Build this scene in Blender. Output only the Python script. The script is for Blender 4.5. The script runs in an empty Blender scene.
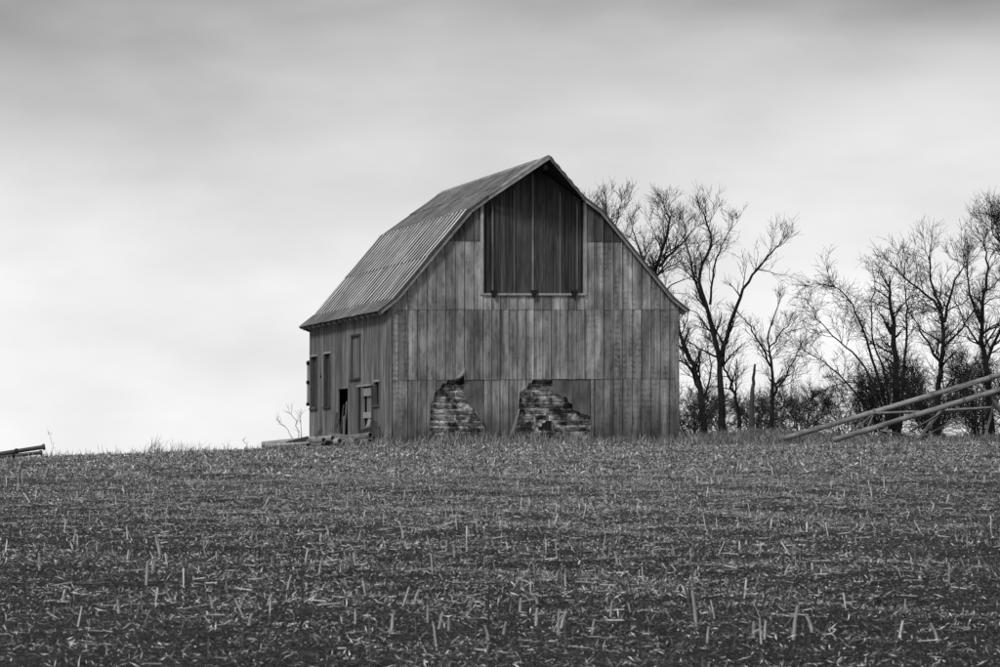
import bpy, math, random
import numpy as np
from mathutils import Vector

random.seed(7)
RNG = np.random.default_rng(11)
S = bpy.context.scene
COL = S.collection
R = math.radians

# ------------------------------------------------------------------ camera
cam_d = bpy.data.cameras.new('camera')
cam = bpy.data.objects.new('camera', cam_d)
COL.objects.link(cam)
EYE = -0.786
cam.location = (0, 0, EYE)
cam.rotation_euler = (R(90 + 2.389), 0, 0)
cam_d.sensor_width = 36
cam_d.lens = 115.2
cam_d.clip_start = 0.5
cam_d.clip_end = 6000
cam_d.dof.use_dof = True
cam_d.dof.focus_distance = 100
cam_d.dof.aperture_fstop = 11
S.camera = cam

# ------------------------------------------------------------------ sky: overcast deck, brighter towards the horizon
SUN_EL, SUN_AZ = R(42), R(212)          # azimuth clockwise from +Y: behind the camera, to the left
W = bpy.data.worlds.new('World')
S.world = W
W.use_nodes = True
nt = W.node_tree
for n in list(nt.nodes):
    nt.nodes.remove(n)


def node(tree, kind, **kw):
    n = tree.nodes.new(kind)
    for k, v in kw.items():
        if k in ('inputs',):
            for a, b in v.items():
                n.inputs[a].default_value = b
        else:
            setattr(n, k, v)
    return n


def math_n(tree, op, a, b=None, c=None, clamp=False):
    n = tree.nodes.new('ShaderNodeMath')
    n.operation = op
    n.use_clamp = clamp
    for i, v in enumerate((a, b, c)):
        if v is None:
            continue
        if isinstance(v, (int, float)):
            n.inputs[i].default_value = v
        else:
            tree.links.new(v, n.inputs[i])
    return n.outputs[0]


wo = node(nt, 'ShaderNodeOutputWorld')
sky = node(nt, 'ShaderNodeTexSky', sky_type='NISHITA', sun_disc=False,
           sun_elevation=SUN_EL, sun_rotation=SUN_AZ)
bw = node(nt, 'ShaderNodeRGBToBW')
nt.links.new(sky.outputs[0], bw.inputs[0])
bg1 = node(nt, 'ShaderNodeBackground')
bg1.inputs[1].default_value = 0.1
nt.links.new(bw.outputs[0], bg1.inputs[0])
tc = node(nt, 'ShaderNodeTexCoord')
mp = node(nt, 'ShaderNodeMapping')
mp.inputs['Location'].default_value = (1.7, 0.3, 2.1)
mp.inputs['Scale'].default_value = (4.5, 4.5, 13.0)
nt.links.new(tc.outputs['Generated'], mp.inputs[0])
nz = node(nt, 'ShaderNodeTexNoise')
nz.inputs['Scale'].default_value = 1.0
nz.inputs['Detail'].default_value = 5.0
nz.inputs['Roughness'].default_value = 0.45
nt.links.new(mp.outputs[0], nz.inputs['Vector'])
sx = node(nt, 'ShaderNodeSeparateXYZ')
nt.links.new(tc.outputs['Generated'], sx.inputs[0])
el = math_n(nt, 'ADD', sx.outputs[2],
            math_n(nt, 'MULTIPLY', math_n(nt, 'SUBTRACT', nz.outputs[0], 0.5), 0.11))
cr = node(nt, 'ShaderNodeValToRGB')
nt.links.new(el, cr.inputs[0])
stops = [(0.0, .93), (0.05, .90), (0.09, .80), (0.118, .60), (0.145, .30), (0.2, .26), (0.6, .33), (1.0, .36)]
e = cr.color_ramp.elements
e[0].position, e[0].color = stops[0][0], (stops[0][1],) * 3 + (1,)
e[1].position, e[1].color = stops[-1][0], (stops[-1][1],) * 3 + (1,)
for p, v in stops[1:-1]:
    q = e.new(p)
    q.color = (v, v, v, 1)
mp2 = node(nt, 'ShaderNodeMapping')
mp2.inputs['Scale'].default_value = (10.0, 10.0, 24.0)
mp2.inputs['Location'].default_value = (0.4, 5.2, 0.8)
nt.links.new(tc.outputs['Generated'], mp2.inputs[0])
nz2 = node(nt, 'ShaderNodeTexNoise')
nz2.inputs['Scale'].default_value = 1.0
nz2.inputs['Detail'].default_value = 7.0
nt.links.new(mp2.outputs[0], nz2.inputs['Vector'])
gain = math_n(nt, 'MULTIPLY_ADD', nz2.outputs[0], 0.62, 0.69)
cm = node(nt, 'ShaderNodeVectorMath', operation='SCALE')
nt.links.new(cr.outputs[0], cm.inputs[0])
nt.links.new(gain, cm.inputs['Scale'])
bg2 = node(nt, 'ShaderNodeBackground')
nt.links.new(cm.outputs[0], bg2.inputs[0])
mx = node(nt, 'ShaderNodeMixShader')
mx.inputs[0].default_value = 0.95
nt.links.new(bg1.outputs[0], mx.inputs[1])
nt.links.new(bg2.outputs[0], mx.inputs[2])
nt.links.new(mx.outputs[0], wo.inputs[0])

# ------------------------------------------------------------------ sun behind cloud
sun_d = bpy.data.lights.new('sun', 'SUN')
sun_d.energy = 1.5
sun_d.angle = R(11)
sun = bpy.data.objects.new('sun', sun_d)
COL.objects.link(sun)
sdir = Vector((math.sin(SUN_AZ) * math.cos(SUN_EL), math.cos(SUN_AZ) * math.cos(SUN_EL), math.sin(SUN_EL)))
sun.rotation_euler = sdir.to_track_quat('Z', 'Y').to_euler()
sun.location = sdir * 50

S.view_settings.view_transform = 'Standard'
S.view_settings.look = 'None'
S.view_settings.exposure = 0.0
S.view_settings.gamma = 1.0
S.view_settings.use_curve_mapping = False
S.render.engine = 'CYCLES'


# ------------------------------------------------------------------ materials (all neutral grey: a black and white photograph)
def new_mat(name, rough=.85, spec=.25, metal=0.0):
    m = bpy.data.materials.new(name)
    m.use_nodes = True
    t = m.node_tree
    b = t.nodes['Principled BSDF']
    b.inputs['Roughness'].default_value = rough
    b.inputs['Specular IOR Level'].default_value = spec
    b.inputs['Metallic'].default_value = metal
    return m, t, b


def noise(t, vec, scale, detail=5, rough=.6):
    mpn = t.nodes.new('ShaderNodeMapping')
    mpn.inputs['Scale'].default_value = scale
    t.links.new(vec, mpn.inputs[0])
    n = t.nodes.new('ShaderNodeTexNoise')
    n.inputs['Scale'].default_value = 1
    n.inputs['Detail'].default_value = detail
    n.inputs['Roughness'].default_value = rough
    t.links.new(mpn.outputs[0], n.inputs['Vector'])
    return n.outputs[0]


def remap(t, v, a, b, c, d):
    n = t.nodes.new('ShaderNodeMapRange')
    n.inputs[1].default_value = a
    n.inputs[2].default_value = b
    n.inputs[3].default_value = c
    n.inputs[4].default_value = d
    t.links.new(v, n.inputs[0])
    return n.outputs[0]


def grey(name, base, layers=(), rnd=0.0, rough=.85, spec=.2, metal=0.0, bump=None, attr=None, extra=None):
    """base grey multiplied by noise layers (scale xyz, from, to, factor lo, factor hi) and a per-object random"""
    m, t, b = new_mat(name, rough, spec, metal)
    tcn = t.nodes.new('ShaderNodeTexCoord')
    vec = tcn.outputs['Object']
    v = math_n(t, 'ADD', base, 0.0)
    if attr:
        a = t.nodes.new('ShaderNodeAttribute')
        a.attribute_name = attr
        v = math_n(t, 'MULTIPLY', v, a.outputs['Fac'])
    oi = t.nodes.new('ShaderNodeObjectInfo')
    if rnd:
        v = math_n(t, 'MULTIPLY', v, math_n(t, 'MULTIPLY_ADD', oi.outputs['Random'], 2 * rnd, 1 - rnd))
        off = t.nodes.new('ShaderNodeVectorMath')
        off.operation = 'ADD'
        cmb = t.nodes.new('ShaderNodeCombineXYZ')
        t.links.new(math_n(t, 'MULTIPLY', oi.outputs['Random'], 37.0), cmb.inputs[0])
        t.links.new(math_n(t, 'MULTIPLY', oi.outputs['Random'], 91.0), cmb.inputs[2])
        t.links.new(vec, off.inputs[0])
        t.links.new(cmb.outputs[0], off.inputs[1])
        vec2 = off.outputs[0]
    else:
        vec2 = vec
    for (sc, lo, hi, f0, f1, *cont) in layers:          # a sixth item keeps a layer continuous across neighbouring pieces
        v = math_n(t, 'MULTIPLY', v, remap(t, noise(t, vec if cont else vec2, sc), lo, hi, f0, f1))
    if extra:
        v = extra(t, v, vec, vec2)
    cmb2 = t.nodes.new('ShaderNodeCombineColor')
    for i in range(3):
        t.links.new(v, cmb2.inputs[i])
    t.links.new(cmb2.outputs[0], b.inputs['Base Color'])
    if bump:
        bn = t.nodes.new('ShaderNodeBump')
        bn.inputs['Strength'].default_value = bump[1]
        bn.inputs['Distance'].default_value = bump[2]
        t.links.new(noise(t, vec2, bump[0]), bn.inputs['Height'])
        t.links.new(bn.outputs[0], b.inputs['Normal'])
    return m


def siding_extra(t, v, vec, vec2):
    s = t.nodes.new('ShaderNodeSeparateXYZ')
    t.links.new(vec, s.inputs[0])
    # rust dashes: stacked short marks down some of the sheets
    wv = math_n(t, 'SINE', math_n(t, 'MULTIPLY', math_n(t, 'ADD', s.outputs[2], math_n(t, 'MULTIPLY', noise(t, vec2, (8, 8, 2.6)), .3)), 2 * math.pi / 0.19))
    mk = remap(t, noise(t, vec2, (4.5, 4.5, .7), 3), .50, .62, 0, 1)
    side = math_n(t, 'MAXIMUM', remap(t, s.outputs[0], 6.3, 7.6, .12, 1), remap(t, s.outputs[0], 1.2, .4, 0, 1))
    dash = math_n(t, 'MULTIPLY', math_n(t, 'MULTIPLY', remap(t, wv, -.2, .9, 0, 1), mk), side)
    v = math_n(t, 'MULTIPLY', v, math_n(t, 'MULTIPLY_ADD', dash, -.42, 1.03))
    # splashed soil stain along the foot of the wall
    hgt = math_n(t, 'ADD', s.outputs[2], math_n(t, 'MULTIPLY', math_n(t, 'SUBTRACT', noise(t, vec, (2.2, 2.2, .8)), .5), 1.1))
    v = math_n(t, 'MULTIPLY', v, remap(t, hgt, .2, 1.5, .42, 1.0))
    return v


def soil_extra(t, v, vec, vec2):
    # matted chaff too fine to model: pale slivers in two directions
    a = remap(t, noise(t, vec, (48, 13, 30), 3, .6), .56, .63, 0, 1)
    b = remap(t, noise(t, vec, (15, 55, 30), 3, .6), .57, .64, 0, 1)
    k = math_n(t, 'MAXIMUM', a, b)
    k = math_n(t, 'MULTIPLY', k, remap(t, noise(t, vec, (2.6, .7, 1.2), 4), .3, .55, .5, 1))
    sy = t.nodes.new('ShaderNodeSeparateXYZ')
    t.links.new(vec, sy.inputs[0])
    k = math_n(t, 'MULTIPLY', k, remap(t, sy.outputs[1], 15, 50, .45, 1))      # fewer slivers low down: darker frame edge put into the colour
    tone = remap(t, noise(t, vec, (31, 31, 31), 2), .3, .7, .06, .5)
    mix = t.nodes.new('ShaderNodeMix')
    t.links.new(k, mix.inputs[0])
    t.links.new(v, mix.inputs[2])
    t.links.new(tone, mix.inputs[3])
    return mix.outputs[0]


M = {}
SID = [((3.3, 3.3, .08), .36, .66, .62, 1.34), ((9, 9, .16), .34, .68, .72, 1.25), ((34, 34, .7), .34, .66, .85, 1.13), ((17, 17, .14), .60, .74, 1.0, 1.6),
       ((.7, .7, .4), .36, .64, .68, 1.22, 1), ((1.8, 1.8, .7), .40, .60, .78, 1.1, 1), ((9, 9, 3.2), .34, .5, .62, 1.0), ((5, 5, 1.1), .38, .62, .78, 1.12, 1), ((60, 60, 26), .35, .7, .82, 1.14)]
M['siding'] = grey('weathered_galvanised_siding', .43, SID, rnd=.12, rough=.5, spec=.35, bump=((7, 7, 2), .4, .03), extra=siding_extra)
M['siding_dark'] = grey('darker_top_siding', .13, SID, rnd=.15, rough=.55, spec=.3, bump=((7, 7, 2), .4, .03))  # siding layers on a darker base, for the top row
M['patch'] = grey('dull_dark_sheet', .165, [((3, 3, 1.5), .35, .65, .6, 1.3), ((12, 12, 1), .3, .7, .75, 1.25), ((40, 40, 14), .3, .7, .8, 1.15)], rnd=.08, rough=.6, bump=((4, 4, 3), .3, .03))
M['side'] = grey('weathered_side_boards', .24,
                 [((9, 7, .3), .34, .66, .45, 1.4), ((30, 18, 1.0), .3, .7, .8, 1.2), ((1, .8, 1.1), .3, .7, .7, 1.2)],
                 rnd=.2, rough=.8, bump=((30, 12, 2), .3, .01))
M['roof'] = grey('galvanised_roof_sheet', .85,
                 [((2, .9, 1.0), .34, .66, .66, 1.15), ((.5, .4, .5), .38, .62, .75, 1.12)],
                 rnd=.07, rough=.5, spec=.4, bump=((6, 6, 6), .15, .02))
M['roof_old'] = grey('rusted_upper_roof_sheet', .33,
                     [((2.2, 1.0, 1.6), .3, .7, .55, 1.35), ((8, 14, 7), .3, .7, .78, 1.2)],
                     rnd=.2, rough=.6, spec=.3, bump=((6, 6, 6), .25, .02))
M['pan'] = grey('shaded_roof_pan', .035, [((2, 1.0, .8), .36, .64, .6, 2.6), ((10, 14, 6), .3, .7, .8, 1.2)], rnd=.1, rough=.75, spec=.2)  # shade between the roof ribs put into the colour
M['pan_old'] = grey('shaded_upper_roof_pan', .12, [((2.2, 1.0, 1.6), .3, .7, .55, 1.5), ((8, 14, 7), .3, .7, .75, 1.25)], rnd=.25, rough=.75, spec=.2)  # same painted trough shade, weaker, for the upper and eave sheets
M['trim'] = grey('bleached_trim_board', .45, [((18, 18, 1.5), .3, .7, .7, 1.25), ((4, 4, 4), .3, .7, .8, 1.15)], rnd=.08)
M['door'] = grey('dark_hay_door_board', .062, [((16, 16, .5), .34, .68, .4, 1.8), ((45, 45, 2), .3, .7, .8, 1.25)], rnd=.5, bump=((40, 40, 2), .35, .01))
M['wood'] = grey('old_dark_timber', .09, [((12, 12, 2), .3, .7, .6, 1.4)], rnd=.25)
M['rake'] = grey('grey_rake_trim', .3, [((6, 6, 6), .3, .7, .6, 1.3)], rnd=.1)
M['batten'] = grey('pale_door_batten', .25, [((14, 14, .8), .34, .66, .4, 1.4)], rnd=.2)
M['plank'] = grey('grey_weathered_plank', .24, [((14, 14, 2), .3, .7, .65, 1.3)], rnd=.25)
M['iron'] = grey('black_iron', .02, [((8, 8, 8), .3, .7, .7, 1.3)], rough=.6)
M['mortar'] = grey('crumbling_mortar', .5, [((2.6, 2.6, 2.2), .42, .60, .3, 1.7, 1), ((6, 6, 8), .38, .62, .35, 1.4), ((20, 20, 20), .3, .7, .7, 1.2)], rough=.95, bump=((22, 22, 22), .8, .03))
M['block'] = grey('old_clay_block', .11, [((2.6, 2.6, 2.2), .42, .60, .25, 2.8, 1), ((5, 5, 11), .36, .64, .5, 1.7, 1), ((30, 30, 30), .3, .7, .6, 1.35)], rnd=.45, rough=.95, bump=((25, 25, 25), .6, .02))
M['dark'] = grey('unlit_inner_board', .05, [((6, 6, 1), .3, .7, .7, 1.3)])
M['pipe'] = grey('galvanised_pipe', .27, [((1.3, 4, 4), .36, .64, .4, 1.3), ((14, 14, 14), .3, .7, .85, 1.1)], rnd=.2, rough=.5, spec=.4)
M['pipe_dark'] = grey('rusted_pipe', .075, [((3, 3, 3), .3, .7, .7, 1.4), ((20, 20, 20), .3, .7, .8, 1.2)], rnd=.15, rough=.55, spec=.4)
M['steel'] = grey('dull_steel_brace', .2, [((4, 4, 4), .3, .7, .7, 1.3)], rnd=.3, rough=.6)
M['bark'] = grey('dark_bark', .026, [((5, 5, 1.5), .3, .7, .5, 1.6), ((20, 20, 6), .3, .7, .7, 1.3)], rnd=.15, rough=.95, bump=((18, 18, 5), .6, .03))
M['bark_pale'] = grey('pale_dead_bark', .085, [((5, 5, 1.5), .3, .7, .5, 1.5)], rnd=.15, rough=.95)
M['twig'] = grey('dark_twig', .035, [((1, 1, 1), .3, .7, .7, 1.3)], rnd=.2, rough=.95)
M['twig_pale'] = grey('pale_twig', .10, [((1, 1, 1), .3, .7, .7, 1.3)], rnd=.2, rough=.95)
M['soil'] = grey('dark_field_soil', .032, [((.25, .18, .25), .3, .7, .75, 1.25), ((3.5, 1.6, 2.5), .3, .7, .8, 1.25), ((22, 22, 22), .3, .7, .45, 1.7), ((90, 90, 90), .35, .65, .65, 1.5)],
                 rough=1, spec=.05, bump=((16, 16, 16), 1.0, .06), extra=soil_extra)
M['residue'] = grey('corn_residue', .62, [], attr='tone', rough=.8, spec=.2)
M['straw'] = grey('dead_grass_blade', .6, [], attr='tone', rough=.85, spec=.15)
M['stalk'] = grey('bleached_corn_stalk', .55, [((30, 30, 8), .3, .7, .7, 1.15)], rnd=.2, rough=.7)


# ------------------------------------------------------------------ object helpers
def obj(name, verts, faces, m, parent=None, smooth=False):
    me = bpy.data.meshes.new(name)
    me.from_pydata([tuple(v) for v in verts], [], faces)
    me.materials.append(M[m])
    if smooth:
        me.polygons.foreach_set('use_smooth', [True] * len(me.polygons))
    o = bpy.data.objects.new(name, me)
    COL.objects.link(o)
    if parent:
        o.parent = parent
    return o


def copy_of(o, parent=None, loc=None):
    c = o.copy()
    COL.objects.link(c)
    c.parent = parent
    if loc:
        c.location = loc
    return c


def empty(name, loc=(0, 0, 0), rz=0.0):
    o = bpy.data.objects.new(name, None)
    o.empty_display_size = .3
    COL.objects.link(o)
    o.location = loc
    o.rotation_euler = (0, 0, rz)
    return o


def tag(o, label, cat, group=None):
    o['label'] = label
    o['category'] = cat
    if group:
        o['group'] = group
    return o


def fast_mesh(name, V, Fq, m, tone=None, parent=None):
    """numpy verts (n,3) and equal-sided faces (k, sides)"""
    me = bpy.data.meshes.new(name)
    k, sd = Fq.shape
    me.vertices.add(len(V))
    me.vertices.foreach_set('co', np.asarray(V, np.float32).ravel())
    me.loops.add(k * sd)
    me.loops.foreach_set('vertex_index', Fq.astype(np.int32).ravel())
    me.polygons.add(k)
    me.polygons.foreach_set('loop_start', np.arange(0, k * sd, sd, dtype=np.int32))
    me.polygons.foreach_set('loop_total', np.full(k, sd, dtype=np.int32))
    if tone is not None:
        a = me.attributes.new('tone', 'FLOAT', 'FACE')
        a.data.foreach_set('value', np.asarray(tone, np.float32))
    me.update()
    me.validate()
    me.materials.append(M[m])
    o = bpy.data.objects.new(name, me)
    COL.objects.link(o)
    if parent:
        o.parent = parent
    return o


# ------------------------------------------------------------------ terrain
TH = math.atan2(.2638, .9646)
BX, BY = -3.67, 104.8
BL, BW_ = 12.36, 10.0


def sstep(a, b, v):
    q = np.clip((v - a) / (b - a), 0, 1)
    return q * q * (3 - 2 * q)


_ph = RNG.uniform(0, 6.28, (60, 2))
_dr = RNG.uniform(0, 6.28, 60)


def rough(x, y):
    z = np.zeros_like(x)
    for i in range(26):
        f = [.35, .7, 1.3, 2.6, 4.6][i % 5] * (1 + .3 * math.sin(i * 1.7)) * 1.6
        a = [.016, .016, .016, .014, .012][i % 5]
        z += a * np.sin(f * (x * math.cos(_dr[i]) + y * math.sin(_dr[i])) + _ph[i, 0])
    return z * .5


def height(x, y):
    x = np.asarray(x, float)
    y = np.asarray(y, float)
    t = np.clip(y / 104, -2, 1)
    z = -2.4 + 2.17 * (1 - (1 - t) ** 1.22)
    lat = np.interp(x, [-300, -60, -16, -7.2, 0, 9.4, 16, 60, 300], [-3, -1.4, -.34, -.05, 0, .15, .20, .3, 0])
    z = z + lat * np.clip(t, 0, 1) ** 2
    # barn pad
    c, s = math.cos(TH), math.sin(TH)
    u = (x - BX) * c + (y - BY) * s
    v = -(x - BX) * s + (y - BY) * c
    du = np.maximum(np.maximum(-u - .5, u - BW_ - .5), 0)
    dv = np.maximum(np.maximum(-v, v - BL), 0)
    d = np.hypot(du, dv)
    k = 1 - sstep(0, 5, d)
    z = z * (1 - k) + (-.13 + .0129 * np.clip(u, 0, 10)) * k
    # grassy bank under the trees, then the far side of the rise falls away
    z = z + .50 * np.exp(-((x - 10) / 4.0) ** 2) * sstep(107, 126, y) * (1 - sstep(138, 170, y))
    z = z + .14 * np.exp(-((x - 18) / 5.0) ** 2) * sstep(107, 118, y) * (1 - sstep(138, 170, y))
    z = z - 3.2 * sstep(118, 300, y) * (1 - .75 * np.exp(-((x - 10) / 12) ** 2) * (1 - sstep(140, 170, y)))
    near = np.clip(1 - sstep(135, 220, np.hypot(x, y)), 0, 1)
    return z + rough(x, y) * near * (1 - .75 * k)


xs = np.unique(np.concatenate([np.arange(-24, 24.01, .2), np.arange(-60, -24, 1.5), np.arange(24, 60.1, 1.5),
                               np.array([-3000, -1500, -700, -300, -150, -90, 90, 150, 300, 700, 1500, 3000])]).round(3))
ys = np.unique(np.concatenate([np.arange(12, 108, .2), np.arange(-10, 12, 1.0), np.arange(108, 150, .7),
                               np.array([-3000, -1000, -300, -100, -40, -20, 160, 175, 200, 250, 320, 450, 700, 1200, 2000, 4000])]).round(3))
XX, YY = np.meshgrid(xs, ys)
ZZ = height(XX, YY)
nx, ny = len(xs), len(ys)
idx = np.arange(nx * ny).reshape(ny, nx)
Fq = np.stack([idx[:-1, :-1], idx[:-1, 1:], idx[1:, 1:], idx[1:, :-1]], -1).reshape(-1, 4)
field = fast_mesh('field', np.stack([XX, YY, ZZ], -1).reshape(-1, 3), Fq, 'soil')
field['kind'] = 'structure'
field.data.polygons.foreach_set('use_smooth', [True] * len(field.data.polygons))


def hz(x, y):
    return float(height(np.array([x]), np.array([y]))[0])


# ------------------------------------------------------------------ barn
SH = .0129            # the old building has settled: everything rises slightly to the right
barn = empty('barn', (BX, BY, 0), TH)
tag(barn, 'weathered gambrel-roofed metal-clad barn standing alone on the crest of the field', 'barn')


def P(u, v, w):
    return (u, v, w + SH * u)


def box(name, u0, u1, v0, v1, w0, w1, m, parent=barn):
    vs = [P(u, v, w) for w in (w0, w1) for v in (v0, v1) for u in (u0, u1)]
    fs = [(0, 2, 3, 1), (4, 5, 7, 6), (0, 1, 5, 4), (1, 3, 7, 5), (3, 2, 6, 7), (2, 0, 4, 6)]
    return obj(name, vs, fs, m, parent)


def prism(name, poly, f, m, parent=barn):
    """poly: list of 2-D points, f(p, k) -> 3-D for near (0) and far (1) faces"""
    n = len(poly)
    vs = [f(p, 0) for p in poly] + [f(p, 1) for p in poly]
    fs = [tuple(range(n)), tuple(range(2 * n - 1, n - 1, -1))] + [(i, i + n, (i + 1) % n + n, (i + 1) % n) for i in range(n)]
    return obj(name, vs, fs, m, parent)


ROOF = [(-.32, 4.32), (.245, 4.76), (2.72, 7.65), (5.0, 9.25)]
ROOF += [(10 - a, b) for a, b in ROOF[-2::-1]]


def roofline(u):
    return float(np.interp(u, [p[0] for p in ROOF], [p[1] for p in ROOF]))


def ribbed_front(name, u0, u1, wb, wt, v, m, parent=barn, ribs=2, n=18, amp=.042, tilt=0.0, bow=0.0):
    """vertical metal sheet: profile along u, raised ribs, real thickness; wb/wt functions of u"""
    us = list(np.linspace(u0, u1, n + 1))
    pitch = (u1 - u0) / ribs
    for k in range(ribs + 1):
        for d in (-.022, 0, .022):
            q = u0 + k * pitch + d
            if u0 < q < u1:
                us.append(q)
    us = sorted(set(round(q, 4) for q in us))
    vs, fs = [], []
    cols = []
    for q in us:
        b, t_ = wb(q), wt(q)
        if t_ - b < .02:
            cols.append(None)
            continue
        ph = (q - u0) / pitch
        dd = abs(ph - round(ph)) * pitch
        off = amp * max(0, 1 - dd / .024)
        vv = v - off + tilt * (q - u0)
        i = len(vs)
        vs += [P(q, vv, b), P(q, vv - bow, t_), P(q, vv + .007, b), P(q, vv - bow + .007, t_)]
        cols.append(i)
    for a, b in zip(cols[:-1], cols[1:]):
        if a is None or b is None:
            continue
        fs += [(a, b, b + 1, a + 1), (a + 2, a + 3, b + 3, b + 2), (a, a + 2, b + 2, b), (a + 1, b + 1, b + 3, a + 3)]
    for k, a in enumerate(cols):
        if a is None:
            continue
        if k == 0 or cols[k - 1] is None:
            fs.append((a, a + 1, a + 3, a + 2))
        if k == len(cols) - 1 or cols[k + 1] is None:
            fs.append((a, a + 2, a + 3, a + 1))
    if not fs:
        return None
    return obj(name, vs, fs, m, parent)


W1, W2, W3 = 2.10, 4.42, 6.68
DL, DR, DB = 3.19, 6.70, 4.89
cols_u = list(np.linspace(0, DL, 6)) + list(np.linspace(DL, DR, 7))[1:] + list(np.linspace(DR, 10, 6))[1:]

hole_a = [(1.40, -.3), (1.42, 1.27), (1.52, 1.40), (1.62, 1.74), (1.74, 1.72), (1.80, 1.90), (1.95, 1.93), (2.0, 2.02), (2.3, 2.12), (2.60, 2.2)]
hole_b = [(4.0, -.3), (4.08, .10), (4.2, .42), (4.44, 1.08), (4.46, 1.5), (4.51, 1.67), (4.7, 1.73), (4.78, 1.9), (4.94, 2.0), (5.01, 2.2), (5.63, 2.2)]


def hole_top(u):
    """lower edge of the cladding sheets on the bottom row (torn away below it)"""
    j = .03 * math.sin(u * 41) + .02 * math.sin(u * 97 + 1)
    for h in (hole_a, hole_b):
        if h[0][0] <= u <= h[-1][0]:
            if u > (2.15 if h is hole_a else 4.95):
                return 9.0
            return float(np.interp(u, [p[0] for p in h], [p[1] for p in h])) + j
    if 2.60 < u < 3.25 or 5.63 < u < 6.91:
        return 9.0
    return -.35


for i in range(16):
    a, b = cols_u[i] + .004, cols_u[i + 1] - .004
    r_ = lambda s=.006: random.uniform(-s, s)
    ribbed_front('siding_sheet', a, b, hole_top, lambda q: W1, -.012 + r_(.004), 'siding', n=26, tilt=r_(), bow=random.uniform(0, .01))
    k2, k3, k4 = [(random.uniform(-.006, .006), random.uniform(-.012, .012)) for _ in range(3)]
    lift = (lambda q, i=i, k2=k2, a=a: W1 - .045 + k2[0] + k2[1] * (q - a) + (.30 * max(0, (q - 2.28) / .27) if 2.28 < q < 2.55 else 0))
    ribbed_front('siding_sheet', a, b, lift, lambda q: W2, -.034 + r_(.004), 'siding', n=18, tilt=r_(), bow=random.uniform(0, .012))
    if b <= DL or a >= DR:
        ribbed_front('siding_sheet', a, b, lambda q, k3=k3, a=a: W2 - .045 + k3[0] + k3[1] * (q - a), lambda q: min(W3, roofline(q) - .03), -.056 + r_(.004), 'siding', tilt=r_())
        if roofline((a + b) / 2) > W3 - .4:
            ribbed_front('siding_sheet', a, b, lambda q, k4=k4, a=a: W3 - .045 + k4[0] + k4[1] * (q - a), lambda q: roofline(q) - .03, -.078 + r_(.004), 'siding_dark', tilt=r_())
    else:
        ribbed_front('siding_sheet', a, b, lambda q, k3=k3, a=a: W2 - .045 + k3[0] + k3[1] * (q - a), lambda q: DB - .035, -.056 + r_(.004), 'siding', tilt=r_())

# smooth dark sheets hanging beside the torn places
prism('patch_sheet', [(2.57, 2.1), (2.56, 1.6), (2.66, 1.42), (2.79, 1.22), (2.98, .98), (3.10, .84), (3.245, .68), (3.24, 2.1)],
      lambda p, k: P(p[0], -.005 + .012 * k, p[1]), 'patch')
prism('patch_sheet', [(5.60, 2.1), (5.62, 1.60), (5.85, 1.52), (6.10, 1.45), (6.16, 1.28), (6.30, 1.22), (6.302, 2.1)],
      lambda p, k: P(p[0], -.008 + .012 * k, p[1]), 'patch')
prism('patch_sheet', [(6.31, 2.1), (6.31, 1.04), (6.5, .98), (6.62, .90), (6.82, .86), (6.908, .80), (6.908, 2.1)],
      lambda p, k: P(p[0], -.002 + .012 * k, p[1]), 'patch')


# curled flaps of torn metal
def flap(pts, m='siding'):
    """pts: list of (edge point, free point) pairs in (u,v,w)"""
    vs, fs = [], []
    for a, b in pts:
        vs += [P(*a), P(*b), P(a[0], a[1] + .008, a[2]), P(b[0], b[1] + .008, b[2] + .004)]
    for i in range(len(pts) - 1):
        a, b = 4 * i, 4 * i + 4
        fs += [(a, a + 1, b + 1, b), (a + 2, b + 2, b + 3, a + 3), (a + 1, a + 3, b + 3, b + 1), (a, b, b + 2, a + 2)]
    fs += [(0, 2, 3, 1), (4 * (len(pts) - 1), 4 * (len(pts) - 1) + 1, 4 * (len(pts) - 1) + 3, 4 * (len(pts) - 1) + 2)]
    obj('torn_flap', vs, fs, m, barn, True)


flap([((2.20, -.04, 2.12), (2.22, -.10, 2.05)), ((2.32, -.04, 2.20), (2.40, -.16, 2.08)), ((2.44, -.045, 2.33), (2.55, -.18, 2.20)),
      ((2.50, -.045, 2.42), (2.575, -.14, 2.36)), ((2.54, -.045, 2.52), (2.57, -.08, 2.50))])
flap([((2.95, -.02, 1.03), (2.93, -.06, .99)), ((3.06, -.02, .90), (3.02, -.16, .80)), ((3.18, -.02, .76), (3.14, -.2, .62)), ((3.25, -.02, .70), (3.27, -.12, .50))])
flap([((4.44, -.02, 1.08), (4.47, -.06, 1.06)), ((4.30, -.02, .72), (4.38, -.14, .70)), ((4.16, -.02, .36), (4.25, -.16, .33)), ((4.05, -.02, .0), (4.14, -.14, .0))])

# block foundation wall behind the cladding
bwall = box('block_wall', .05, 9.95, .16, .34, -.4, 2.12, 'mortar')
bk_mesh = {}


def block(u0, u1, w0, w1, out):
    j = [random.uniform(-.03, .03) for _ in range(8)]
    v0, v1 = .16 - out, .162
    vs = [P(u0 + j[0], v1, w0), P(u1 + j[1], v1, w0), P(u1, v1, w1 + j[2]), P(u0, v1, w1),
          P(u0 + .014 + j[4], v0, w0 + .012), P(u1 - .014 + j[5], v0, w0 + .012 + j[7]), P(u1 - .014, v0, w1 - .012 + j[6]), P(u0 + .014, v0, w1 - .012)]
    fs = [(4, 5, 6, 7), (0, 1, 5, 4), (1, 2, 6, 5), (2, 3, 7, 6), (3, 0, 4, 7)]
    obj('block', vs, fs, 'block', bwall)


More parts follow.
